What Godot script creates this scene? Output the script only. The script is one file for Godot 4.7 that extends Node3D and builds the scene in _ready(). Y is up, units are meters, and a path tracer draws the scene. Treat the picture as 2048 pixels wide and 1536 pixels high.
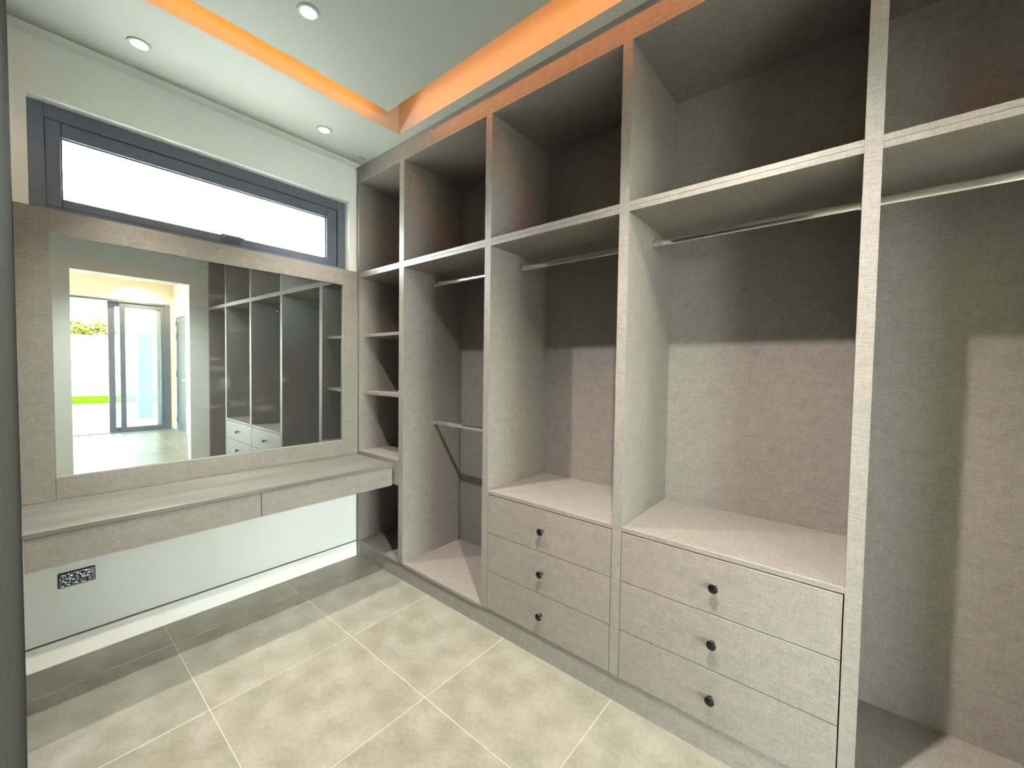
extends Node3D

# Walk-in closet: a wall of open wardrobe bays on the right (front plane x = 0), the window wall
# with a mirror and a floating vanity desk at z = 0, a bedroom and terrace behind (seen in the mirror).
const H := 2.795          # ceiling border height
const XL := -1.565        # face of the tall laminate panel on the left
const ZE := 3.43          # end wall of the closet
const ZB := 3.55          # its bedroom side
const ZD := 7.75          # bedroom side of the sliding door wall
const HB := 2.86          # bedroom ceiling

var M := {}
var taken := {}
var cache := {}
var rng := RandomNumberGenerator.new()

func _ready() -> void:
	rng.seed = 7
	_camera()
	_environment()
	_materials()
	_shell()
	_ceiling()
	_downlights()
	_led_strips()
	_window()
	_floor_tiles()
	_wardrobe()
	_vanity()
	_mirror()
	_outlet()
	_left_panel()
	_bedroom()
	_outside()

# ---------------------------------------------------------------- camera, sky, sun, exposure
func _camera() -> void:
	var cam := Camera3D.new()
	cam.name = "camera"
	cam.position = Vector3(-1.5558, 1.3822, 2.7669)
	cam.rotation_order = EULER_ORDER_YXZ
	cam.rotation_degrees = Vector3(-2.067, -50.287, 0.826)
	cam.fov = 86.462
	cam.near = 0.004
	cam.far = 200.0
	add_child(cam)
	cam.current = true

func _environment() -> void:
	var env := Environment.new()
	env.background_mode = Environment.BG_SKY
	var sm := ProceduralSkyMaterial.new()
	sm.sky_top_color = Color(0.72, 0.82, 0.88)
	sm.sky_horizon_color = Color(0.95, 0.98, 0.945)
	sm.ground_horizon_color = Color(0.9, 0.94, 0.93)
	sm.ground_bottom_color = Color(0.6, 0.6, 0.56)
	sm.sky_energy_multiplier = SKY_E
	sm.ground_energy_multiplier = SKY_E
	sm.sun_angle_max = 2.0
	var sky := Sky.new()
	sky.sky_material = sm
	env.sky = sky
	env.tonemap_mode = Environment.TONE_MAPPER_LINEAR
	env.tonemap_exposure = 2.0
	env.sdfgi_enabled = true
	env.ssao_enabled = true
	env.ssil_enabled = true
	var we := WorldEnvironment.new()
	we.name = "world_environment"
	we.environment = env
	add_child(we)
	var sun := DirectionalLight3D.new()
	sun.name = "sun"
	sun.light_color = Color(1.0, 0.96, 0.88)
	sun.light_energy = SUN_E
	sun.light_angular_distance = 0.5
	sun.shadow_enabled = true
	add_child(sun)
	sun.look_at_from_position(Vector3(0, 10, 0), Vector3(5.0, 0, 8.5))

const SKY_E := 4.3
const SUN_E := 19.0
const LAMP_E := 4.9
const LED_E := 0.2

# ---------------------------------------------------------------- helpers
func numbered(called: String) -> String:
	if not taken.has(called):
		taken[called] = 0
		return called
	taken[called] += 1
	return "%s_%03d" % [called, taken[called]]

func thing(called: String, label: String, category: String, at := Vector3.ZERO, group := "") -> Node3D:
	var o := Node3D.new()
	o.name = numbered(called)
	o.position = at
	tag(o, label, category, group)
	add_child(o)
	return o

func tag(o: Node, label: String, category: String, group := "") -> void:
	o.set_meta("label", label)
	o.set_meta("category", category)
	if group != "":
		o.set_meta("group", group)

func part(called: String, mesh: Mesh, mat: Material, parent: Node, at := Vector3.ZERO, rot := Vector3.ZERO) -> MeshInstance3D:
	var o := MeshInstance3D.new()
	o.name = called
	o.mesh = mesh
	o.material_override = mat
	o.position = at
	o.rotation = rot
	parent.add_child(o, true)
	return o

func struct(called: String, label: String, category: String, mesh: Mesh, mat: Material, at := Vector3.ZERO) -> MeshInstance3D:
	var o := part(called, mesh, mat, self, at)
	o.set_meta("kind", "structure")
	tag(o, label, category)
	return o

func begin() -> SurfaceTool:
	var st := SurfaceTool.new()
	st.begin(Mesh.PRIMITIVE_TRIANGLES)
	return st

func tri(st: SurfaceTool, a: Vector3, b: Vector3, c: Vector3, n: Vector3) -> void:
	# clockwise fronts
	if (b - a).cross(c - a).dot(n) > 0.0:
		var t := b; b = c; c = t
	for v in [a, b, c]:
		st.set_normal(n)
		st.add_vertex(v)

func quad(st: SurfaceTool, a: Vector3, b: Vector3, c: Vector3, d: Vector3, n: Vector3) -> void:
	tri(st, a, b, c, n)
	tri(st, a, c, d, n)

# a box from lo to hi with chamfered edges, added to st
func bx(st: SurfaceTool, lo: Vector3, hi: Vector3, e := 0.0) -> void:
	var c := (lo + hi) * 0.5
	var h := (hi - lo) * 0.5
	e = minf(e, minf(h.x, minf(h.y, h.z)) * 0.8)
	for ax in 3:
		var u := (ax + 1) % 3
		var w := (ax + 2) % 3
		for s in [-1.0, 1.0]:
			var n := Vector3.ZERO
			n[ax] = s
			var p := []
			for q in [[-1, -1], [1, -1], [1, 1], [-1, 1]]:
				var v := Vector3.ZERO
				v[ax] = s * h[ax]
				v[u] = q[0] * (h[u] - e)
				v[w] = q[1] * (h[w] - e)
				p.append(c + v)
			quad(st, p[0], p[1], p[2], p[3], n)
	if e <= 0.0:
		return
	for ax in 3:                       # edges along ax
		var u := (ax + 1) % 3
		var w := (ax + 2) % 3
		for s in [-1.0, 1.0]:
			for t in [-1.0, 1.0]:
				var p := []
				for k in [[-1.0, 0], [1.0, 0], [1.0, 1], [-1.0, 1]]:
					var v := Vector3.ZERO
					v[ax] = k[0] * (h[ax] - e)
					v[u] = s * (h[u] - (e if k[1] == 1 else 0.0))
					v[w] = t * (h[w] - (e if k[1] == 0 else 0.0))
					p.append(c + v)
				var n := Vector3.ZERO
				n[u] = s
				n[w] = t
				quad(st, p[0], p[1], p[2], p[3], n.normalized())
	for sx in [-1.0, 1.0]:
		for sy in [-1.0, 1.0]:
			for sz in [-1.0, 1.0]:
				var s := Vector3(sx, sy, sz)
				tri(st, c + s * Vector3(h.x, h.y - e, h.z - e), c + s * Vector3(h.x - e, h.y, h.z - e), c + s * Vector3(h.x - e, h.y - e, h.z), s.normalized())

func box(lo: Vector3, hi: Vector3, e := 0.0) -> Mesh:
	var st := begin()
	bx(st, lo, hi, e)
	return st.commit()

func boxes(list: Array, e := 0.0) -> Mesh:
	var st := begin()
	for b in list:
		bx(st, b[0], b[1], e)
	return st.commit()

# profile of [radius, height] turned about the y axis
func lathe(profile: Array, n := 32) -> Mesh:
	var st := begin()
	for i in profile.size() - 1:
		var a: Vector2 = profile[i]
		var b: Vector2 = profile[i + 1]
		var d := b - a
		if d.length() < 1e-6:
			continue
		var nr := Vector2(d.y, -d.x).normalized()
		for k in n:
			var t0 := TAU * k / n
			var t1 := TAU * (k + 1) / n
			var c0 := Vector3(cos(t0), 0, sin(t0))
			var c1 := Vector3(cos(t1), 0, sin(t1))
			var p := [c0 * a.x + Vector3.UP * a.y, c1 * a.x + Vector3.UP * a.y, c1 * b.x + Vector3.UP * b.y, c0 * b.x + Vector3.UP * b.y]
			var n0 := (c0 * nr.x + Vector3.UP * nr.y)
			var n1 := (c1 * nr.x + Vector3.UP * nr.y)
			var ids := [[0, 1, 2], [0, 2, 3]]
			for f in ids:
				var v := [p[f[0]], p[f[1]], p[f[2]]]
				var cr: Vector3 = (v[1] - v[0]).cross(v[2] - v[0])
				if cr.length() < 1e-12:
					continue
				var nn := [n0 if f[0] in [0, 3] else n1, n0 if f[1] in [0, 3] else n1, n0 if f[2] in [0, 3] else n1]
				var order := [0, 1, 2] if cr.dot(n0 + n1) < 0.0 else [0, 2, 1]
				for q in order:
					st.set_normal(nn[q])
					st.add_vertex(v[q])
	return st.commit()

# an oval bar along z
func oval_bar(rx: float, ry: float, length: float, n := 28) -> Mesh:
	var st := begin()
	for k in n:
		var t0 := TAU * k / n
		var t1 := TAU * (k + 1) / n
		var e := 0.6
		var f := func(t: float) -> Vector3:
			return Vector3(rx * signf(cos(t)) * pow(absf(cos(t)), e), ry * signf(sin(t)) * pow(absf(sin(t)), e), 0)
		var g := func(t: float) -> Vector3:
			var dv: Vector3 = f.call(t + 0.02) - f.call(t - 0.02)
			return Vector3(dv.y, -dv.x, 0).normalized()
		var a: Vector3 = f.call(t0)
		var b: Vector3 = f.call(t1)
		var z := Vector3(0, 0, length)
		var na: Vector3 = g.call(t0)
		var nb: Vector3 = g.call(t1)
		for f3 in [[a, b, b + z, na, nb, nb], [a, b + z, a + z, na, nb, na]]:
			var cr: Vector3 = (f3[1] - f3[0]).cross(f3[2] - f3[0])
			var order := [0, 1, 2] if cr.dot(na + nb) < 0.0 else [0, 2, 1]
			for q in order:
				st.set_normal(f3[3 + q])
				st.add_vertex(f3[q])
		tri(st, Vector3.ZERO, a, b, Vector3(0, 0, -1))
		tri(st, z, a + z, b + z, Vector3(0, 0, 1))
	return st.commit()

# ---------------------------------------------------------------- materials
func mat(col: Color, rough := 0.6, metal := 0.0, spec := 0.5) -> StandardMaterial3D:
	var m := StandardMaterial3D.new()
	m.albedo_color = col
	m.roughness = rough
	m.metallic = metal
	m.metallic_specular = spec
	return m

func tri_tex(m: StandardMaterial3D, size: float, offset := Vector3.ZERO, world := true) -> StandardMaterial3D:
	m.uv1_triplanar = true
	m.uv1_world_triplanar = world
	m.uv1_triplanar_sharpness = 20.0
	m.uv1_scale = Vector3.ONE / size
	m.uv1_offset = offset
	return m

func weave_image(n: int) -> Image:
	var r := RandomNumberGenerator.new()
	r.seed = 21
	var hor := PackedFloat32Array()
	var ver := PackedFloat32Array()
	hor.resize(n * n)
	ver.resize(n * n)
	for y in n:
		var row := r.randf_range(-0.3, 0.3)
		var x := 0
		while x < n:
			var run := r.randi_range(4, 22)
			var tone := row + r.randf_range(-0.9, 0.9)
			for k in run:
				if x + k < n:
					hor[y * n + x + k] = tone
			x += run
	for x in n:
		var col := r.randf_range(-0.3, 0.3)
		var y := 0
		while y < n:
			var run := r.randi_range(3, 16)
			var tone := col + r.randf_range(-0.9, 0.9)
			for k in run:
				if y + k < n:
					ver[(y + k) * n + x] = tone
			y += run
	var noise := FastNoiseLite.new()
	noise.seed = 4
	noise.frequency = 0.012
	noise.fractal_octaves = 3
	var im := Image.create(n, n, true, Image.FORMAT_RGB8)
	for y in n:
		for x in n:
			var t := hor[y * n + x] * 0.62 + ver[y * n + x] * 0.45
			var v := 1.0 + 0.15 * t + 0.035 * noise.get_noise_2d(x, y)
			im.set_pixel(x, y, Color(0.505 * v, 0.483 * v, 0.46 * v * (1.0 - 0.012 * t)))
	return im

func stone_image(n: int, base: Color, amp: float, stretch: float, sd: int) -> Image:
	var a := FastNoiseLite.new()
	a.seed = sd
	a.frequency = 0.006
	a.fractal_octaves = 5
	a.domain_warp_enabled = true
	a.domain_warp_amplitude = 40.0
	var b := FastNoiseLite.new()
	b.seed = sd + 9
	b.frequency = 0.05
	b.fractal_octaves = 3
	var im := Image.create(n, n, true, Image.FORMAT_RGB8)
	for y in n:
		for x in n:
			var t := a.get_noise_2d(x, y * stretch) * 1.2
			var g := b.get_noise_2d(x, y * stretch)
			var v := 1.0 + amp * (t + 0.45 * g)
			im.set_pixel(x, y, Color(base.r * v, base.g * v, base.b * (v + 0.03 * t)).clamp())
	return im

func dust_image(n: int) -> Image:
	var a := FastNoiseLite.new()
	a.seed = 31
	a.frequency = 0.012
	a.fractal_octaves = 4
	a.domain_warp_enabled = true
	a.domain_warp_amplitude = 60.0
	a.domain_warp_frequency = 0.01
	var b := FastNoiseLite.new()
	b.seed = 33
	b.frequency = 0.004
	var im := Image.create(n, n, true, Image.FORMAT_RGB8)
	for y in n:
		for x in n:
			var streak := clampf(a.get_noise_2d(x * 0.7, y * 2.4) * 2.2 - 0.35, 0.0, 1.0)
			var patch := clampf(b.get_noise_2d(x, y) * 2.0 + 0.35, 0.0, 1.0)
			var d := 0.04 + 0.16 * streak * patch
			im.set_pixel(x, y, Color(1, 0.0, 1.0 - d))
	return im

func tex(im: Image) -> ImageTexture:
	im.generate_mipmaps()
	return ImageTexture.create_from_image(im)

func _materials() -> void:
	var weave := tex(weave_image(512))
	M.laminate = tri_tex(mat(Color.WHITE, 0.42, 0.0, 0.5), 0.512)
	M.laminate.albedo_texture = weave
	M.board = tri_tex(mat(Color(1.0, 0.995, 0.98), 0.4, 0.0, 0.5), 0.512, Vector3(0.37, 0.21, 0.6))
	M.board.albedo_texture = weave
	M.desktop = tri_tex(mat(Color.WHITE, 0.38, 0.0, 0.5), 2.0, Vector3(0.9, 0.1, 0.2))
	M.desktop.albedo_texture = tex(stone_image(512, Color(0.4, 0.4, 0.378), 0.12, 5.0, 15))
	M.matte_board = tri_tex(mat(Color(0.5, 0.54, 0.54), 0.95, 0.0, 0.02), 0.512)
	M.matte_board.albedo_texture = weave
	M.stain = mat(Color(0.455, 0.435, 0.415), 0.5)
	M.wall = mat(Color(0.94, 0.95, 0.93), 0.55, 0.0, 0.4)
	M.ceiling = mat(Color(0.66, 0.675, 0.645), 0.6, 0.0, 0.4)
	M.trim = mat(Color(0.97, 0.97, 0.95), 0.4)
	M.gap = mat(Color(0.45, 0.45, 0.41), 0.9)
	M.cream = mat(Color(0.88, 0.82, 0.74), 0.6)
	M.alu = mat(Color(0.36, 0.39, 0.44), 0.38, 0.0, 0.5)
	M.gasket = mat(Color(0.03, 0.03, 0.035), 0.6)
	M.grout = mat(Color(0.71, 0.695, 0.63), 0.8)
	var stone := tex(stone_image(1024, Color(0.51, 0.5, 0.455), 0.12, 1.0, 3))
	M.tiles = []
	for k in 5:
		var c: float = 1.0 + [0.0, -0.03, 0.02, -0.015, 0.03][k]
		var m := tri_tex(mat(Color(c, c, c), 0.36, 0.0, 0.5), 1.3, Vector3(0.26 + 0.12 * k, 0.3, 0.74 - 0.12 * ((k * 3) % 5)), false)
		m.albedo_texture = stone
		M.tiles.append(m)
	M.chrome = mat(Color(0.88, 0.88, 0.87), 0.12, 1.0)
	M.knob = mat(Color(0.2, 0.2, 0.215), 0.25, 0.85)
	M.dark = mat(Color(0.03, 0.03, 0.03), 0.7)
	M.mirror = ORMMaterial3D.new()
	M.mirror.albedo_color = Color(0.67, 0.695, 0.68)
	M.mirror.orm_texture = tex(dust_image(512))
	M.mirror.uv1_triplanar = true
	M.mirror.uv1_scale = Vector3.ONE / 1.4
	M.mirror_edge = mat(Color(0.5, 0.54, 0.5), 0.4)
	M.glass = mat(Color(0.93, 0.98, 0.97, 0.06), 0.02)
	M.glass.transparency = BaseMaterial3D.TRANSPARENCY_ALPHA
	M.glass_tint = mat(Color(0.78, 0.95, 0.93, 0.16), 0.02)
	M.glass_tint.transparency = BaseMaterial3D.TRANSPARENCY_ALPHA
	M.lens = mat(Color(0.95, 0.95, 0.92), 0.4)
	M.lens.emission_enabled = true
	M.lens.emission = Color(1.0, 0.97, 0.9)
	M.lens.emission_energy_multiplier = 4.0
	M.led = mat(Color(0.9, 0.6, 0.2), 0.5)
	M.led.emission_enabled = true
	M.led.emission = Color(1.0, 0.6, 0.15)
	M.led.emission_energy_multiplier = 1.5
	M.ring = mat(Color(0.62, 0.63, 0.6), 0.35)
	M.black_gloss = mat(Color(0.02, 0.021, 0.026), 0.14, 0.0, 0.6)
	M.film = mat(Color(0.4, 0.41, 0.44), 0.1, 0.9, 0.7)
	M.door_grey = mat(Color(0.33, 0.345, 0.36), 0.45)
	M.white_out = mat(Color(0.93, 0.93, 0.92), 0.7)
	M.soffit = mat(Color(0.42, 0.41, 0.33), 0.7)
	M.column = mat(Color(0.26, 0.34, 0.33), 0.8)
	M.beam = mat(Color(0.6, 0.68, 0.66), 0.8)
	M.paving = mat(Color(0.68, 0.68, 0.65), 0.7)
	M.grass = mat(Color(0.17, 0.25, 0.02), 1.0, 0.0, 0.0)
	M.terracotta = mat(Color(0.78, 0.36, 0.16), 0.7)
	M.bark = mat(Color(0.4, 0.32, 0.24), 0.9)
	M.leaf = mat(Color(0.36, 0.36, 0.03), 0.6)
	M.leaf.backlight_enabled = true
	M.leaf.backlight = Color(0.25, 0.28, 0.03)
	M.leaf.vertex_color_use_as_albedo = true

# ---------------------------------------------------------------- shell
func V(x: float, y: float, z: float) -> Vector3:
	return Vector3(x, y, z)

func _shell() -> void:
	# window wall with the clerestory opening x -1.519..-0.05, y 2.04..2.548
	struct("wall_back", "pale painted wall with the long high window above the mirror", "wall", boxes([
		[V(-1.72, -0.1, -0.16), V(0.65, 2.04, 0)], [V(-1.72, 2.548, -0.16), V(0.65, 3.1, 0)],
		[V(-1.72, 2.04, -0.16), V(-1.519, 2.548, 0)], [V(-0.05, 2.04, -0.16), V(0.65, 2.548, 0)]]), M.wall)
	struct("wall_right", "plain wall hidden behind the wardrobe bays", "wall", box(V(0.53, -0.1, 0), V(0.65, 3.1, ZE)), M.wall)
	struct("wall_left", "plain pale wall behind and beyond the tall laminate panel at left", "wall", boxes([
		[V(-1.72, -0.1, 0), V(-1.6, 3.1, 2.52)], [V(-2.2, -0.1, 2.46), V(-1.72, 3.1, 2.52)], [V(-2.3, -0.1, 2.46), V(-2.2, 3.1, ZE)]]), M.wall)
	# end wall with the doorway x -1.166..-0.185, height 2.305
	struct("wall_front", "pale wall with the open doorway, seen in the mirror", "wall", boxes([
		[V(-3.3, -0.1, ZE), V(-1.166, 3.1, ZB)], [V(-0.185, -0.1, ZE), V(0.67, 3.1, ZB)], [V(-1.166, 2.305, ZE), V(-0.185, 3.1, ZB)]]), M.wall)
	var bb := struct("baseboard_back", "white skirting board along the wall under the floating desk", "baseboard", box(V(-1.6, 0, 0), V(0.0, 0.107, 0.015), 0.0015), M.trim)
	part("shadow_gap", box(V(-1.6, 0.107, 0), V(0.0, 0.109, 0.0145)), M.gap, bb)
	struct("trim_1", "flat plaster strip where the ceiling meets the window wall", "cornice", box(V(-1.6, H - 0.003, 0), V(-0.004, H + 0.002, 0.078), 0.001), M.wall)

func _ceiling() -> void:
	var x0 := -1.50; var x1 := -0.061; var z0 := 0.606; var z1 := 2.824
	var top := 2.985
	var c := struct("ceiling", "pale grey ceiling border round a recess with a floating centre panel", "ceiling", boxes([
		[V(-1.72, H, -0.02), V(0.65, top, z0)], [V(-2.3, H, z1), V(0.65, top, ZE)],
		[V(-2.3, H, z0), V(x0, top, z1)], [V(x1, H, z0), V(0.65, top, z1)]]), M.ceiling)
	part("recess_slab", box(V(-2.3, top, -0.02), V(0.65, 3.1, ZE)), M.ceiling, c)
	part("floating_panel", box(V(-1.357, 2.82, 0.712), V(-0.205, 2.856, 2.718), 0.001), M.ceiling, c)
	part("notch", box(V(-0.075, H - 0.0015, 0.166), V(-0.03, H + 0.001, 0.174)), M.gap, c)

# ---------------------------------------------------------------- lamps
func downlight(at: Vector3, label: String, energy: float, col: Color, half_angle := 75.0) -> void:
	var d := thing("downlight", label, "ceiling light", at, "round recessed ceiling downlights")
	part("trim_ring", lathe([Vector2(0.029, 0.004), Vector2(0.031, -0.004), Vector2(0.041, -0.004), Vector2(0.043, 0.0), Vector2(0.043, 0.004)]), M.ring, d)
	part("lens", lathe([Vector2(0.0, -0.010), Vector2(0.016, -0.0088), Vector2(0.025, -0.0056), Vector2(0.029, 0.0), Vector2(0.029, 0.004)]), M.lens, d)
	var s := SpotLight3D.new()
	s.name = "lamp"
	s.light_color = col
	s.light_energy = energy
	s.spot_range = 12.0
	s.spot_attenuation = 2.0
	s.spot_angle = half_angle
	s.spot_angle_attenuation = 1.0
	s.light_size = 0.02
	s.shadow_enabled = true
	s.position = V(0, -0.024, 0)
	s.rotation_degrees = V(-90, 0, 0)
	d.add_child(s)

func _downlights() -> void:
	var warm := Color(1.0, 0.98, 0.94)
	downlight(V(-1.193, H, 0.295), "lit downlight in the ceiling border above the left part of the window", LAMP_E * 0.36, warm, 27.0)
	downlight(V(-0.369, H, 0.295), "lit downlight in the ceiling border nearest the inner corner by the wardrobe", LAMP_E * 0.38, warm, 36.0)
	downlight(V(-0.781, 2.82, 1.02), "lit downlight in the floating centre ceiling panel", LAMP_E * 0.66, warm, 58.0)
	downlight(V(-0.781, 2.82, 2.41), "lit downlight in the centre panel nearer the doorway, out of the frame", LAMP_E * 1.22, warm, 59.0)
	downlight(V(0.0, HB, 7.45), "lit downlight in the far bedroom ceiling, seen in the mirror", LAMP_E * 0.8, Color(1.0, 0.86, 0.66))

func _led_strips() -> void:
	# strips lying on the edge of the floating panel, shining outwards across the gap
	var y := 2.866
	var sides := [
		[V(-0.781, y, 0.722), V(1.10, 0, 0), V(0, -0.25, -1), "orange light strip on the window side of the floating ceiling panel"],
		[V(-0.781, y, 2.708), V(1.10, 0, 0), V(0, -0.25, 1), "orange light strip on the doorway side of the floating ceiling panel"],
		[V(-0.215, y, 1.715), V(0, 0, 1.96), V(1, -0.25, 0), "orange light strip on the wardrobe side of the floating ceiling panel"],
		[V(-1.347, y, 1.715), V(0, 0, 1.96), V(-1, -0.25, 0), "orange light strip on the left side of the floating ceiling panel"]]
	for s in sides:
		var t := thing("led_strip", s[3], "light strip", s[0], "orange light strips in the ceiling recess")
		var half: Vector3 = s[1] * 0.5
		var across: Vector3 = V(s[2].x, 0, s[2].z).abs() * 0.005
		part("strip", box(-half - across - V(0, 0.009, 0), half + across + V(0, 0.003, 0), 0.001), M.led, t)
		var a := AreaLight3D.new()
		a.name = "glow"
		a.area_size = Vector2(half.length() * 2.0, 0.012)
		a.area_normalize_energy = true
		a.light_energy = LED_E * half.length()
		a.light_color = Color(1.0, 0.55, 0.13)
		a.shadow_enabled = true
		t.add_child(a)
		var out: Vector3 = s[2].normalized()
		a.position = V(s[2].x, 0, s[2].z) * 0.0075
		a.basis = Basis.looking_at(out, Vector3.UP)

# ---------------------------------------------------------------- window
func frame_mesh(x0: float, y0: float, x1: float, y1: float, l: float, b: float, r: float, t: float, z0: float, z1: float, e := 0.002) -> Mesh:
	return boxes([[V(x0, y0, z0), V(x0 + l, y1, z1)], [V(x1 - r, y0, z0), V(x1, y1, z1)],
		[V(x0 + l, y0, z0), V(x1 - r, y0 + b, z1)], [V(x0 + l, y1 - t, z0), V(x1 - r, y1, z1)]], e)

func _window() -> void:
	var w := Node3D.new()
	w.name = "window_1"
	add_child(w)
	w.set_meta("kind", "structure")
	tag(w, "long narrow high window with a dark grey aluminium frame above the mirror", "window")
	part("outer_frame", frame_mesh(-1.519, 2.042, -0.05, 2.548, 0.05, 0.054, 0.056, 0.062, -0.13, -0.06), M.alu, w)
	part("sash", frame_mesh(-1.468, 2.097, -0.107, 2.485, 0.05, 0.04, 0.071, 0.066, -0.12, -0.068, 0.003), M.alu, w)
	part("gasket", frame_mesh(-1.419, 2.136, -0.177, 2.42, 0.006, 0.006, 0.006, 0.006, -0.1, -0.082, 0.0), M.gasket, w)
	part("pane", box(V(-1.418, 2.137, -0.094), V(-0.178, 2.419, -0.09)), M.glass, w)
	part("stay_arm", box(V(-0.106, 2.09, -0.067), V(-0.098, 2.47, -0.0605), 0.001), M.gasket, w)
	var hd := part("handle", boxes([[V(-0.80, 2.108, -0.068), V(-0.70, 2.143, -0.05)], [V(-0.79, 2.113, -0.05), V(-0.765, 2.137, -0.034)]], 0.004), M.alu, w)
	hd.set_meta("label", "dark grey latch handle at the foot of the sash")
	part("grip", box(V(-0.79, 2.118, -0.036), V(-0.69, 2.134, -0.024), 0.004), M.alu, hd)
	part("outer_sill", box(V(-1.519, 2.03, -0.2), V(-0.05, 2.041, -0.005)), M.trim, w)

# ---------------------------------------------------------------- floor
func tile_field(floor_node: Node, x0: float, x1: float, z0: float, z1: float, y: float) -> void:
	var g := 0.0014
	var p := 0.6005
	var xs := -1.095 - p * ceilf((-1.095 - x0) / p)
	var k := 0
	while xs < x1 - 0.02:
		var zs := 0.834 - p * ceilf((0.834 - z0) / p)
		while zs < z1 - 0.02:
			var a := V(maxf(xs + g, x0), 0, maxf(zs + g, z0))
			var b := V(minf(xs + p - g, x1), 0, minf(zs + p - g, z1))
			if b.x - a.x > 0.02 and b.z - a.z > 0.02:
				var s := b - a
				var key := "tile %.3f %.3f" % [s.x, s.z]
				if not cache.has(key):
					cache[key] = box(V(-s.x * 0.5, -0.006, -s.z * 0.5), V(s.x * 0.5, 0, s.z * 0.5), 0.0008)
				part("floor_tile", cache[key], M.tiles[rng.randi() % 5], floor_node, V((a.x + b.x) * 0.5, y, (a.z + b.z) * 0.5))
				k += 1
			zs += p
		xs += p

func _floor_tiles() -> void:
	var f := struct("floor", "floor of large beige stone-look tiles with pale grout", "floor", box(V(-3.3, -0.12, -0.16), V(0.67, -0.0012, 7.95)), M.grout)
	tile_field(f, -1.6, 0.02, 0.012, ZE, 0.0)
	tile_field(f, -2.2, -1.6, 2.52, ZE, 0.0)
	tile_field(f, -1.166, -0.185, ZE, ZB, 0.0)
	tile_field(f, -3.2, 0.55, ZB, ZD, 0.0)

# ---------------------------------------------------------------- wardrobe
const XBACK := 0.505

func rail(unit: Node3D, y: float, z0: float, z1: float) -> void:
	var r := part("hanging_rail", oval_bar(0.0075, 0.015, z1 - z0), M.chrome, unit, V(0.255, y, z0))
	r.set_meta("label", "oval chrome hanging rail")
	for e in [[0.0, 1.0], [z1 - z0, -1.0]]:
		var st := begin()
		st.append_from(oval_bar(0.0105, 0.0185, 0.007), 0, Transform3D(Basis(), V(0, 0, 0.0 if e[1] > 0 else -0.007)))
		st.append_from(lathe([Vector2(0, 0.004), Vector2(0.003, 0.0035), Vector2(0.004, 0.0), Vector2(0.004, -0.003)], 12), 0, Transform3D(Basis(V(1, 0, 0), PI / 2 * e[1]), V(0, 0.023, 0.002 * e[1])))
		st.append_from(boxes([[V(-0.006, 0.016, 0), V(0.006, 0.031, 0.003)]], 0.001), 0, Transform3D(Basis(), V(0, 0, 0 if e[1] > 0 else -0.003)))
		part("rail_socket", st.commit(), M.chrome, r, V(0, 0, e[0]))

func knob_mesh() -> Mesh:
	if not cache.has("knob"):
		cache["knob"] = lathe([Vector2(0, 0), Vector2(0.009, 0), Vector2(0.0095, 0.0022), Vector2(0.0078, 0.004), Vector2(0.0056, 0.0065), Vector2(0.0052, 0.0125), Vector2(0.0075, 0.0155),
			Vector2(0.0135, 0.0172), Vector2(0.0162, 0.0195), Vector2(0.0165, 0.0218), Vector2(0.0150, 0.0245), Vector2(0.0105, 0.0268), Vector2(0.005, 0.0278), Vector2(0.0, 0.028)], 36)
	return cache["knob"]

func drawer(unit: Node3D, y0: float, y1: float, z0: float, z1: float) -> void:
	var d := part("drawer", boxes([[V(0.0, y0, z0), V(0.018, y1, z1)], [V(0.018, y0 + 0.02, z0 + 0.012), V(0.46, y1 - 0.03, z0 + 0.026)],
		[V(0.018, y0 + 0.02, z1 - 0.026), V(0.46, y1 - 0.03, z1 - 0.012)], [V(0.018, y0 + 0.02, z0 + 0.026), V(0.46, y0 + 0.03, z1 - 0.026)], [V(0.445, y0 + 0.03, z0 + 0.026), V(0.46, y1 - 0.03, z1 - 0.026)]], 0.0007), M.board, unit)
	var k := part("knob", knob_mesh(), M.knob, d, V(0.0, (y0 + y1) * 0.5, (z0 + z1) * 0.5), V(0, 0, PI / 2))
	k.set_meta("label", "round black drawer knob")

# one bay between z = a and z = b; panel thicknesses ta, tb; parts are placed from the unit's base
func bay(label: String, a: float, b: float, ta: float, tb: float) -> Node3D:
	var u := thing("wardrobe_bay", label, "wardrobe", V(0, 0, a), "open wardrobe bays")
	var w := b - a
	var i0 := ta
	var i1 := w - tb
	part("side_panel", box(V(0, 0.114, 0), V(XBACK + 0.012, H, ta)), M.laminate, u)
	part("side_panel", box(V(0, 0.114, i1), V(XBACK + 0.012, H, w)), M.laminate, u)
	part("back_panel", box(V(XBACK, 0.0, i0), V(XBACK + 0.012, 2.70, i1)), M.laminate, u)
	part("kick_board", box(V(0.009, 0, 0.0), V(0.027, 0.1135, w)), M.laminate, u)
	part("top_board", box(V(0, 2.68, i0), V(XBACK, 2.697, i1), 0.0006), M.laminate, u)
	part("fascia", box(V(0.0, 2.6975, i0), V(0.018, H, i1), 0.0004), M.laminate, u)
	part("upper_shelf", box(V(0.0, 2.0352, i0), V(XBACK, 2.054, i1), 0.0006), M.board, u)
	part("upper_shelf", box(V(0.0, 2.015, i0), V(XBACK, 2.0345, i1), 0.0006), M.board, u)
	return u

func base_board(u: Node3D, z0: float, z1: float) -> void:
	part("base_board", box(V(0.0, 0.102, z0), V(XBACK, 0.12, z1), 0.0008), M.laminate, u)

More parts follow.
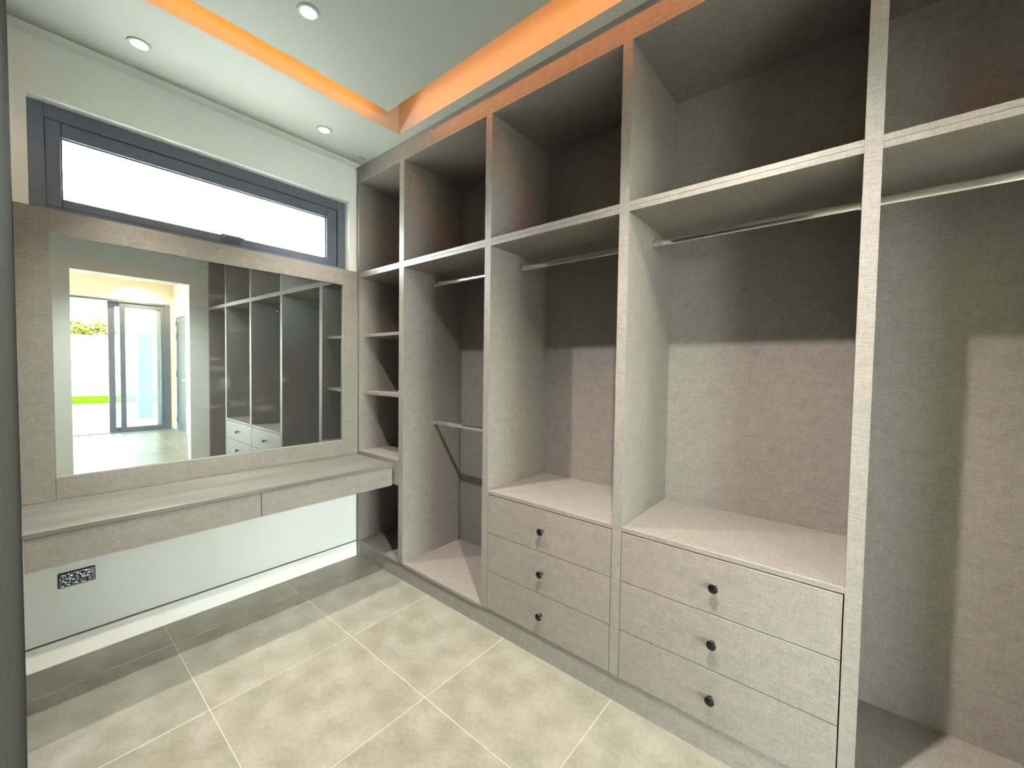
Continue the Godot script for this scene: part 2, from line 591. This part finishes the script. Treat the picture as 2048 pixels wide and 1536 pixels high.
func drawers(u: Node3D, z0: float, z1: float) -> void:
	part("counter_board", box(V(0.0, 0.727, z0), V(XBACK, 0.746, z1), 0.0008), M.board, u)
	part("drawer_floor", box(V(0.03, 0.1, z0), V(XBACK, 0.116, z1)), M.laminate, u)
	var ys := [0.1165, 0.3185, 0.5215, 0.7245]
	for k in 3:
		drawer(u, ys[k] + 0.0015, ys[k + 1] - 0.0015, z0 + 0.002, z1 - 0.0035)

func _wardrobe() -> void:
	# bay one
	var u := bay("narrow shelved wardrobe bay in the corner beside the mirror and desk", 0.022, 0.55, 0.025, 0.024)
	part("side_panel_foot", box(V(0, 0, 0), V(0.009, 0.114, 0.022)), M.laminate, u)
	part("filler_strip", box(V(0.012, 0, -0.0215), V(0.03, H, 0)), M.laminate, u)
	base_board(u, 0.025, 0.504)
	for y in [1.62, 1.207]:
		var s := part("shelf", box(V(0.04, y - 0.022, 0.0265), V(XBACK, y, 0.5025), 0.001), M.board, u)
		for z in [0.029, 0.5]:
			part("shelf_pin", lathe([Vector2(0, 0.006), Vector2(0.003, 0.005), Vector2(0.004, 0.0), Vector2(0.0, 0.0)], 12), M.chrome, s, V(0.075, y - 0.029, z), V(0, 0, 0))
	part("shelf", box(V(0.0, 0.764, 0.025), V(XBACK, 0.781, 0.504), 0.0008), M.board, u)
	part("apron", box(V(0.0, 0.616, 0.025), V(0.018, 0.7635, 0.504), 0.0006), M.laminate, u)
	part("lower_board", box(V(0.018, 0.616, 0.025), V(XBACK, 0.632, 0.504)), M.laminate, u)
	# bay two
	u = bay("tall wardrobe bay with two hanging rails, between the shelved bay and the drawers", 0.55, 1.299, 0.024, 0.021)
	base_board(u, 0.024, 0.728)
	rail(u, 1.948, 0.024, 0.728)
	rail(u, 1.012, 0.024, 0.728)
	# bay three
	u = bay("wardrobe bay over three narrower drawers, third from the window corner", 1.299, 2.045, 0.021, 0.020)
	drawers(u, 0.021, 0.726)
	rail(u, 1.948, 0.021, 0.726)
	# bay four
	u = bay("wide wardrobe bay over three drawers, nearest in full view, stained back panel", 2.045, 2.793, 0.021, 0.020)
	drawers(u, 0.021, 0.728)
	rail(u, 1.948, 0.021, 0.728)
	var st := begin()
	var pts := []
	for k in 14:
		var t := TAU * k / 14.0
		pts.append(V(0, 0.018 * sin(t), 0.017 * cos(t)))
	for k in 14:
		tri(st, V(0, 0, 0), pts[k], pts[(k + 1) % 14], V(-1, 0, 0))
	var stn := part("stain", st.commit(), M.stain, u, V(XBACK - 0.0004, 1.473, 2.441 - 2.045))
	stn.set_meta("label", "small round dull smudge")
	st = begin()
	quad(st, V(0, -0.06, -0.0015), V(0, -0.06, 0.0015), V(0, 0.06, 0.014), V(0, 0.06, 0.011), V(-1, 0, 0))
	stn = part("stain", st.commit(), M.stain, u, V(XBACK - 0.0004, 1.38, 2.418 - 2.045))
	stn.set_meta("label", "thin dull trail below the smudge")
	# bay five
	u = bay("last wardrobe bay cut off by the right edge of the photo, one hanging rail", 2.793, 3.41, 0.020, 0.04)
	base_board(u, 0.02, 0.577)
	rail(u, 1.948, 0.02, 0.577)

# ---------------------------------------------------------------- vanity desk
func _vanity() -> void:
	var d := thing("vanity_desk", "long floating grey-brown vanity desk with two drawers below the mirror", "desk", V(-0.79, 0, 0))
	var xl := -1.5645 + 0.79
	var xr := -0.019 + 0.79
	part("desk_top", box(V(xl, 0.741, 0.03), V(xr, 0.76, 0.498), 0.001), M.desktop, d)
	part("carcass", boxes([[V(xl + 0.008, 0.63, 0.03), V(xl + 0.026, 0.74, 0.47)], [V(xr - 0.022, 0.63, 0.03), V(xr - 0.006, 0.74, 0.47)], [V(xl + 0.026, 0.63, 0.03), V(xr - 0.022, 0.74, 0.05)], [V(-0.012, 0.63, 0.05), V(0.012, 0.74, 0.47)]]), M.laminate, d)
	for e in [[xl + 0.006, 0.0005], [0.0035, xr - 0.004]]:
		part("drawer", boxes([[V(e[0], 0.616, 0.474), V(e[1], 0.7395, 0.4925)], [V(e[0] + 0.03, 0.62, 0.06), V(e[1] - 0.03, 0.7, 0.474)]], 0.0008), M.laminate, d)

func _mirror() -> void:
	var m := thing("framed_mirror", "large wall mirror set in a wide grey-brown laminate surround above the desk", "mirror", V(-0.786, 1.409, 0.0))
	var o := V(0.786, -1.409, 0)
	var L := -1.463; var R := -0.109; var B := 0.865; var T := 1.953
	part("surround_board", box(V(-1.5645, 0.7605, 0.001) + o, V(L - 0.0006, 2.059, 0.03) + o, 0.0008), M.board, m)
	part("surround_board", box(V(R + 0.0003, 0.7605, 0.001) + o, V(-0.0035, 2.059, 0.03) + o, 0.0003), M.board, m)
	part("surround_board", box(V(L + 0.0004, 0.7605, 0.001) + o, V(R, B, 0.03) + o, 0.0004), M.board, m)
	part("surround_board", box(V(L - 0.0003, T, 0.001) + o, V(R, 2.059, 0.03) + o, 0.0003), M.board, m)
	part("backing", box(V(L, B, 0.001) + o, V(R, T, 0.006) + o), M.dark, m)
	var p := part("mirror_pane", box(V(-0.6755, -0.5425, -0.003), V(0.6755, 0.5425, 0)), M.mirror, m, V(0, 0, 0.01936 + 0.0), V(0, 0, 0))
	var n := V(sin(deg_to_rad(0.4626)), sin(deg_to_rad(-0.332)), 1.0).normalized()
	var bz := n
	var bxx := Vector3.UP.cross(bz).normalized()
	p.basis = Basis(bxx, bz.cross(bxx), bz)
	part("edge_bead", frame_mesh(L, B, R, T, 0.0022, 0.0022, 0.0022, 0.0022, 0.007, 0.0285, 0.0), M.mirror_edge, m, o)

func _outlet() -> void:
	var o := thing("wall_socket", "black double wall socket under crinkled plastic film below the desk", "socket", V(-1.4035, 0.379, 0.0))
	part("plate", box(V(-0.0605, -0.035, 0), V(0.0605, 0.035, 0.009), 0.003), M.black_gloss, o)
	for s in [-1.0, 1.0]:
		var md := part("socket_module", box(V(s * 0.029 - 0.024, -0.026, 0.009), V(s * 0.029 + 0.024, 0.026, 0.0105), 0.0006), M.black_gloss, o)
		part("slot", boxes([[V(s * 0.029 - 0.009, 0.004, 0.0105), V(s * 0.029 - 0.006, 0.013, 0.0108)], [V(s * 0.029 + 0.006, 0.004, 0.0105), V(s * 0.029 + 0.009, 0.013, 0.0108)], [V(s * 0.029 - 0.003, -0.012, 0.0105), V(s * 0.029 + 0.003, -0.006, 0.0108)]]), M.dark, md)
	# crinkled film stretched over the plate
	var nz := FastNoiseLite.new()
	nz.seed = 12
	nz.frequency = 60.0
	nz.noise_type = FastNoiseLite.TYPE_CELLULAR
	nz.fractal_octaves = 2
	var st := begin()
	var nx := 44
	var ny := 26
	var f := func(i: int, j: int) -> Vector3:
		var x := lerpf(-0.057, 0.057, float(i) / nx)
		var y := lerpf(-0.031, 0.031, float(j) / ny)
		var edge := minf(1.0, 8.0 * minf(minf(float(i), nx - i) / nx, minf(float(j), ny - j) / ny))
		return V(x, y, 0.0113 + 0.0035 * edge * (0.6 + nz.get_noise_2d(x, y * 1.3)))
	for i in nx:
		for j in ny:
			var a: Vector3 = f.call(i, j)
			var b: Vector3 = f.call(i + 1, j)
			var c: Vector3 = f.call(i + 1, j + 1)
			var e: Vector3 = f.call(i, j + 1)
			var n1 := (b - a).cross(c - a).normalized()
			var n2 := (c - a).cross(e - a).normalized()
			tri(st, a, b, c, n1)
			tri(st, a, c, e, n2)
	part("plastic_film", st.commit(), M.film, o)

func _left_panel() -> void:
	var p := thing("tall_panel", "tall grey-brown laminate wardrobe side panel along the left edge", "panel", V(XL, 0, 0))
	part("panel_board", box(V(-0.03, 0, 0.02), V(0, H, 2.52), 0.001), M.matte_board, p)
	part("edge_strip", box(V(-0.03, 0.0, 0.0155), V(-0.001, H, 0.0195)), M.trim, p)

# ---------------------------------------------------------------- bedroom, seen in the mirror
func _bedroom() -> void:
	struct("wall_bedroom_right", "cream bedroom wall with the grey door, seen in the mirror", "wall", boxes([
		[V(0.55, -0.1, ZB), V(0.67, 3.1, 6.8)], [V(0.55, -0.1, 7.62), V(0.67, 3.1, 7.95)], [V(0.55, 2.27, 6.8), V(0.67, 3.1, 7.62)]]), M.cream)
	struct("wall_bedroom_left", "far bedroom wall, hidden beside the doorway", "wall", boxes([
		[V(-3.3, -0.1, ZB), V(-3.2, 3.1, 5.2)], [V(-3.3, -0.1, 7.4), V(-3.2, 3.1, 7.95)], [V(-3.3, 2.45, 5.2), V(-3.2, 3.1, 7.4)]]), M.cream)
	var w := Node3D.new()
	w.name = "window_2"
	add_child(w)
	w.set_meta("kind", "structure")
	tag(w, "wide glazed bedroom opening hidden beside the doorway", "window")
	part("window_frame", boxes([[V(-3.28, 0.0, 5.2), V(-3.22, 0.06, 7.4)], [V(-3.28, 2.39, 5.2), V(-3.22, 2.45, 7.4)], [V(-3.28, 0.06, 5.2), V(-3.22, 2.39, 5.26)], [V(-3.28, 0.06, 7.34), V(-3.22, 2.39, 7.4)], [V(-3.28, 0.06, 6.27), V(-3.22, 2.39, 6.33)]], 0.002), M.alu, w)
	part("pane", box(V(-3.253, 0.06, 5.26), V(-3.248, 2.39, 6.27)), M.glass, w)
	part("pane", box(V(-3.253, 0.06, 6.33), V(-3.248, 2.39, 7.34)), M.glass, w)
	struct("wall_bedroom_far", "cream wall above the terrace sliding door, seen in the mirror", "wall", boxes([
		[V(-3.2, 2.475, ZD), V(0.55, 3.1, 7.95)], [V(0.5, -0.1, ZD), V(0.55, 2.475, 7.95)], [V(-3.2, -0.1, ZD), V(-2.6, 2.475, 7.95)]]), M.cream)
	struct("ceiling_bedroom", "cream bedroom ceiling seen in the mirror", "ceiling", box(V(-3.3, HB, ZB), V(0.67, 3.1, 7.95)), M.cream)
	struct("baseboard_bedroom", "white skirting at the foot of the bedroom wall, seen in the mirror", "baseboard", boxes([[V(0.535, 0, ZB), V(0.55, 0.11, 6.79)], [V(0.535, 0, 7.64), V(0.55, 0.11, ZD)]], 0.001), M.trim)
	# grey door in the right wall
	var d := Node3D.new()
	d.name = "door_1"
	d.position = V(0.55, 0, 7.21)
	add_child(d)
	d.set_meta("kind", "structure")
	tag(d, "narrow-looking closed grey door in the cream wall, seen in the mirror", "door")
	part("door_frame", boxes([[V(-0.012, 0, -0.41), V(0.1, 2.27, -0.36)], [V(-0.012, 0, 0.36), V(0.1, 2.27, 0.41)], [V(-0.012, 2.22, -0.36), V(0.1, 2.27, 0.36)]], 0.003), M.trim, d)
	var lf := part("door_leaf", boxes([[V(0.01, 0.005, -0.357), V(0.045, 2.217, 0.357)], [V(0.003, 0.01, 0.28), V(0.01, 2.21, 0.357)], [V(0.003, 0.01, -0.357), V(0.01, 2.21, -0.28)], [V(0.003, 0.01, -0.28), V(0.01, 0.12, 0.28)], [V(0.003, 2.1, -0.28), V(0.01, 2.21, 0.28)]], 0.001), M.door_grey, d)
	part("knob", lathe([Vector2(0, 0), Vector2(0.025, 0), Vector2(0.025, 0.005), Vector2(0.01, 0.008), Vector2(0.01, 0.04), Vector2(0.026, 0.05), Vector2(0.026, 0.065), Vector2(0, 0.072)], 20), M.chrome, lf, V(0.003, 1.0, -0.31), V(0, 0, PI / 2))
	for y in [0.2, 1.1, 1.85, 2.1]:
		part("hinge", box(V(-0.004, y - 0.05, 0.352), V(0.008, y + 0.05, 0.364), 0.002), M.gasket, d)
	# sliding door: both leaves pushed to the right, the left half open
	var s := Node3D.new()
	s.name = "door_2"
	s.position = V(0, 0, ZD)
	add_child(s)
	s.set_meta("kind", "structure")
	tag(s, "dark grey aluminium sliding terrace door half open, seen in the mirror", "door")
	part("door_frame", boxes([[V(-2.6, 2.435, 0.0), V(0.5, 2.475, 0.16)], [V(0.41, 0.0, 0.0), V(0.5, 2.435, 0.16)], [V(-2.6, 0.0, 0.0), V(-2.54, 2.435, 0.16)], [V(-2.54, -0.002, 0.0), V(0.41, 0.012, 0.16)]], 0.002), M.alu, s)
	for lf2 in [[-0.235, 0.41, 0.02, -0.16, 0.275], [-0.385, 0.36, 0.09, -0.295, 0.3]]:
		var x0: float = lf2[0]; var x1: float = lf2[1]; var z: float = lf2[2]
		var leaf := part("sliding_leaf", frame_mesh(x0, 0.014, x1, 2.434, lf2[3] - x0, 0.075, 0.055, 0.08, z, z + 0.045), M.alu, s)
		part("pane", box(V(lf2[3], 0.089, z + 0.02), V(x1 - 0.055, 2.354, z + 0.026)), M.glass_tint, leaf)

# ---------------------------------------------------------------- outdoors, seen in the mirror and the window
func _outside() -> void:
	struct("ground", "pale paving round the house", "ground", box(V(-30, -0.4, -40), V(40, -0.12, 60)), M.paving)
	struct("terrace_floor", "pale terrace paving outside the sliding door, seen in the mirror", "terrace", box(V(-6, -0.12, 7.95), V(6, -0.015, 14.2), 0.005), M.paving)
	struct("roof", "flat white roof over the house and terrace", "roof", boxes([[V(-3.5, 3.1, -0.16), V(5.5, 3.3, 10.4)], [V(-5.5, 2.72, 7.95), V(5.5, 3.1, 10.4)]]), M.white_out)
	struct("terrace_beam", "pale beam along the terrace edge, seen in the mirror", "beam", box(V(-5.5, 2.39, 10.02), V(5.5, 2.72, 10.3)), M.beam)
	var col := thing("terrace_column", "square pale column carrying the terrace beam, seen in the mirror", "column", V(0.488, 0, 10.15))
	part("shaft", box(V(-0.125, -0.015, -0.13), V(0.125, 2.39, 0.13), 0.006), M.column, col)
	# eave over the window
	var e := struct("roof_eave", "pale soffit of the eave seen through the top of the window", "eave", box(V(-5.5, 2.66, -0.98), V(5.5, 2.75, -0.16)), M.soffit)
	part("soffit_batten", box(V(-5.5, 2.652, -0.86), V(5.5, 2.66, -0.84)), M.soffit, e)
	part("fascia_board", box(V(-5.5, 2.63, -1.0), V(5.5, 3.0, -0.98)), M.white_out, e)
	# lawn, boundary wall
	var g := struct("lawn", "narrow strip of green lawn before the boundary wall, seen in the mirror", "lawn", box(V(-20, -0.12, 16.1), V(25, -0.07, 19.3)), M.grass)
	g.set_meta("kind", "structure")
	var bw := struct("boundary_wall", "long white garden wall, seen in the mirror", "wall", box(V(-20, -0.12, 19.3), V(25, 2.15, 19.5)), M.white_out)
	part("coping", box(V(-20, 2.15, 19.27), V(25, 2.2, 19.53), 0.01), M.white_out, bw)
	# trees over the wall
	tree(V(-1.15, -0.12, 21.3), 3.25, 0.8, 5, "bushy yellow-green tree over the garden wall left in the mirror")
	tree(V(0.75, -0.12, 21.6), 3.2, 0.75, 6, "low round yellow-green bush tree over the garden wall, middle of the mirror view")
	tree(V(2.65, -0.12, 21.8), 3.6, 0.9, 7, "darker bushy tree beside the terrace column in the mirror")
	palm(V(-0.25, -0.12, 24.2), 2.7)
	var h := thing("neighbour_house", "house with an orange tiled roof beyond the garden wall, seen in the mirror", "house", V(4.2, -0.12, 26.0))
	part("house_wall", box(V(-1.2, 0, 0), V(3, 2.35, 4)), M.white_out, h)
	var st := begin()
	quad(st, V(-1.5, 2.3, -0.4), V(3.3, 2.3, -0.4), V(3.3, 3.2, 2), V(-1.5, 3.2, 2), V(0, 0.94, -0.35).normalized())
	quad(st, V(-1.5, 2.3, 4.4), V(3.3, 2.3, 4.4), V(3.3, 3.2, 2), V(-1.5, 3.2, 2), V(0, 0.94, 0.35).normalized())
	quad(st, V(-1.5, 2.3, -0.4), V(3.3, 2.3, -0.4), V(3.3, 2.3, 4.4), V(-1.5, 2.3, 4.4), V(0, -1, 0))
	tri(st, V(-1.5, 2.3, -0.4), V(-1.5, 2.3, 4.4), V(-1.5, 3.2, 2), V(-1, 0, 0))
	tri(st, V(3.3, 2.3, -0.4), V(3.3, 2.3, 4.4), V(3.3, 3.2, 2), V(1, 0, 0))
	part("tiled_roof", st.commit(), M.terracotta, h)

func tree(at: Vector3, height: float, r: float, sd: int, label: String) -> void:
	var t := thing("garden_tree", label, "tree", at, "trees beyond the garden wall")
	part("trunk", lathe([Vector2(0.09, 0), Vector2(0.07, height * 0.4), Vector2(0.04, height * 0.75), Vector2(0.0, height * 0.8)], 10), M.bark, t)
	var q := RandomNumberGenerator.new()
	q.seed = sd
	var lobes := []
	for k in 9:
		lobes.append([V(q.randf_range(-0.7, 0.7) * r, height - r * q.randf_range(0.45, 1.5), q.randf_range(-0.6, 0.6) * r), r * q.randf_range(0.3, 0.5)])
	var st := begin()
	for k in 2600:
		var lobe = lobes[q.randi() % lobes.size()]
		var d := V(q.randfn(), q.randfn(), q.randfn()).normalized()
		var c: Vector3 = lobe[0] + d * float(lobe[1]) * q.randf_range(0.55, 1.05)
		var u := V(q.randfn(), q.randfn(), q.randfn()).normalized()
		var w := u.cross(d + V(q.randfn(), q.randfn(), q.randfn()) * 0.5).normalized()
		var n := u.cross(w)
		var sh := q.randf_range(0.75, 1.2)
		st.set_color(Color(sh, sh, sh * 0.8))
		quad(st, c - u * 0.075, c + w * 0.03, c + u * 0.075, c - w * 0.03, n)
	part("foliage", st.commit(), M.leaf, t).set_meta("kind", "stuff")

func palm(at: Vector3, height: float) -> void:
	var t := thing("palm_tree", "palm with arching feathery fronds over the garden wall, seen in the mirror", "palm", at)
	part("trunk", lathe([Vector2(0.13, 0), Vector2(0.09, 0.4), Vector2(0.08, height - 0.1), Vector2(0.05, height)], 12), M.bark, t)
	for k in 11:
		var st := begin()
		st.set_color(Color.WHITE)
		var az := TAU * k / 11.0 + 0.2
		var out := V(cos(az), 0, sin(az))
		var side := V(-sin(az), 0, cos(az))
		var up := 0.75 if k % 2 == 0 else 0.45
		var prev := V(0, height - 0.05, 0)
		for j in 16:
			var s := (j + 1) / 16.0
			var p := V(0, height - 0.05, 0) + out * 1.25 * s + Vector3.UP * (up * s * 1.5 - 1.25 * s * s)
			quad(st, prev - side * 0.01, prev + side * 0.01, p + side * 0.008, p - side * 0.008, Vector3.UP)
			var ln := 0.34 * (1.0 - absf(s - 0.4))
			for sg in [-1.0, 1.0]:
				var tip: Vector3 = p + side * sg * ln + out * 0.12 - Vector3.UP * 0.1
				quad(st, p - out * 0.015, p + out * 0.02, tip + out * 0.01, tip, Vector3.UP)
			prev = p
		part("frond", st.commit(), M.leaf, t)
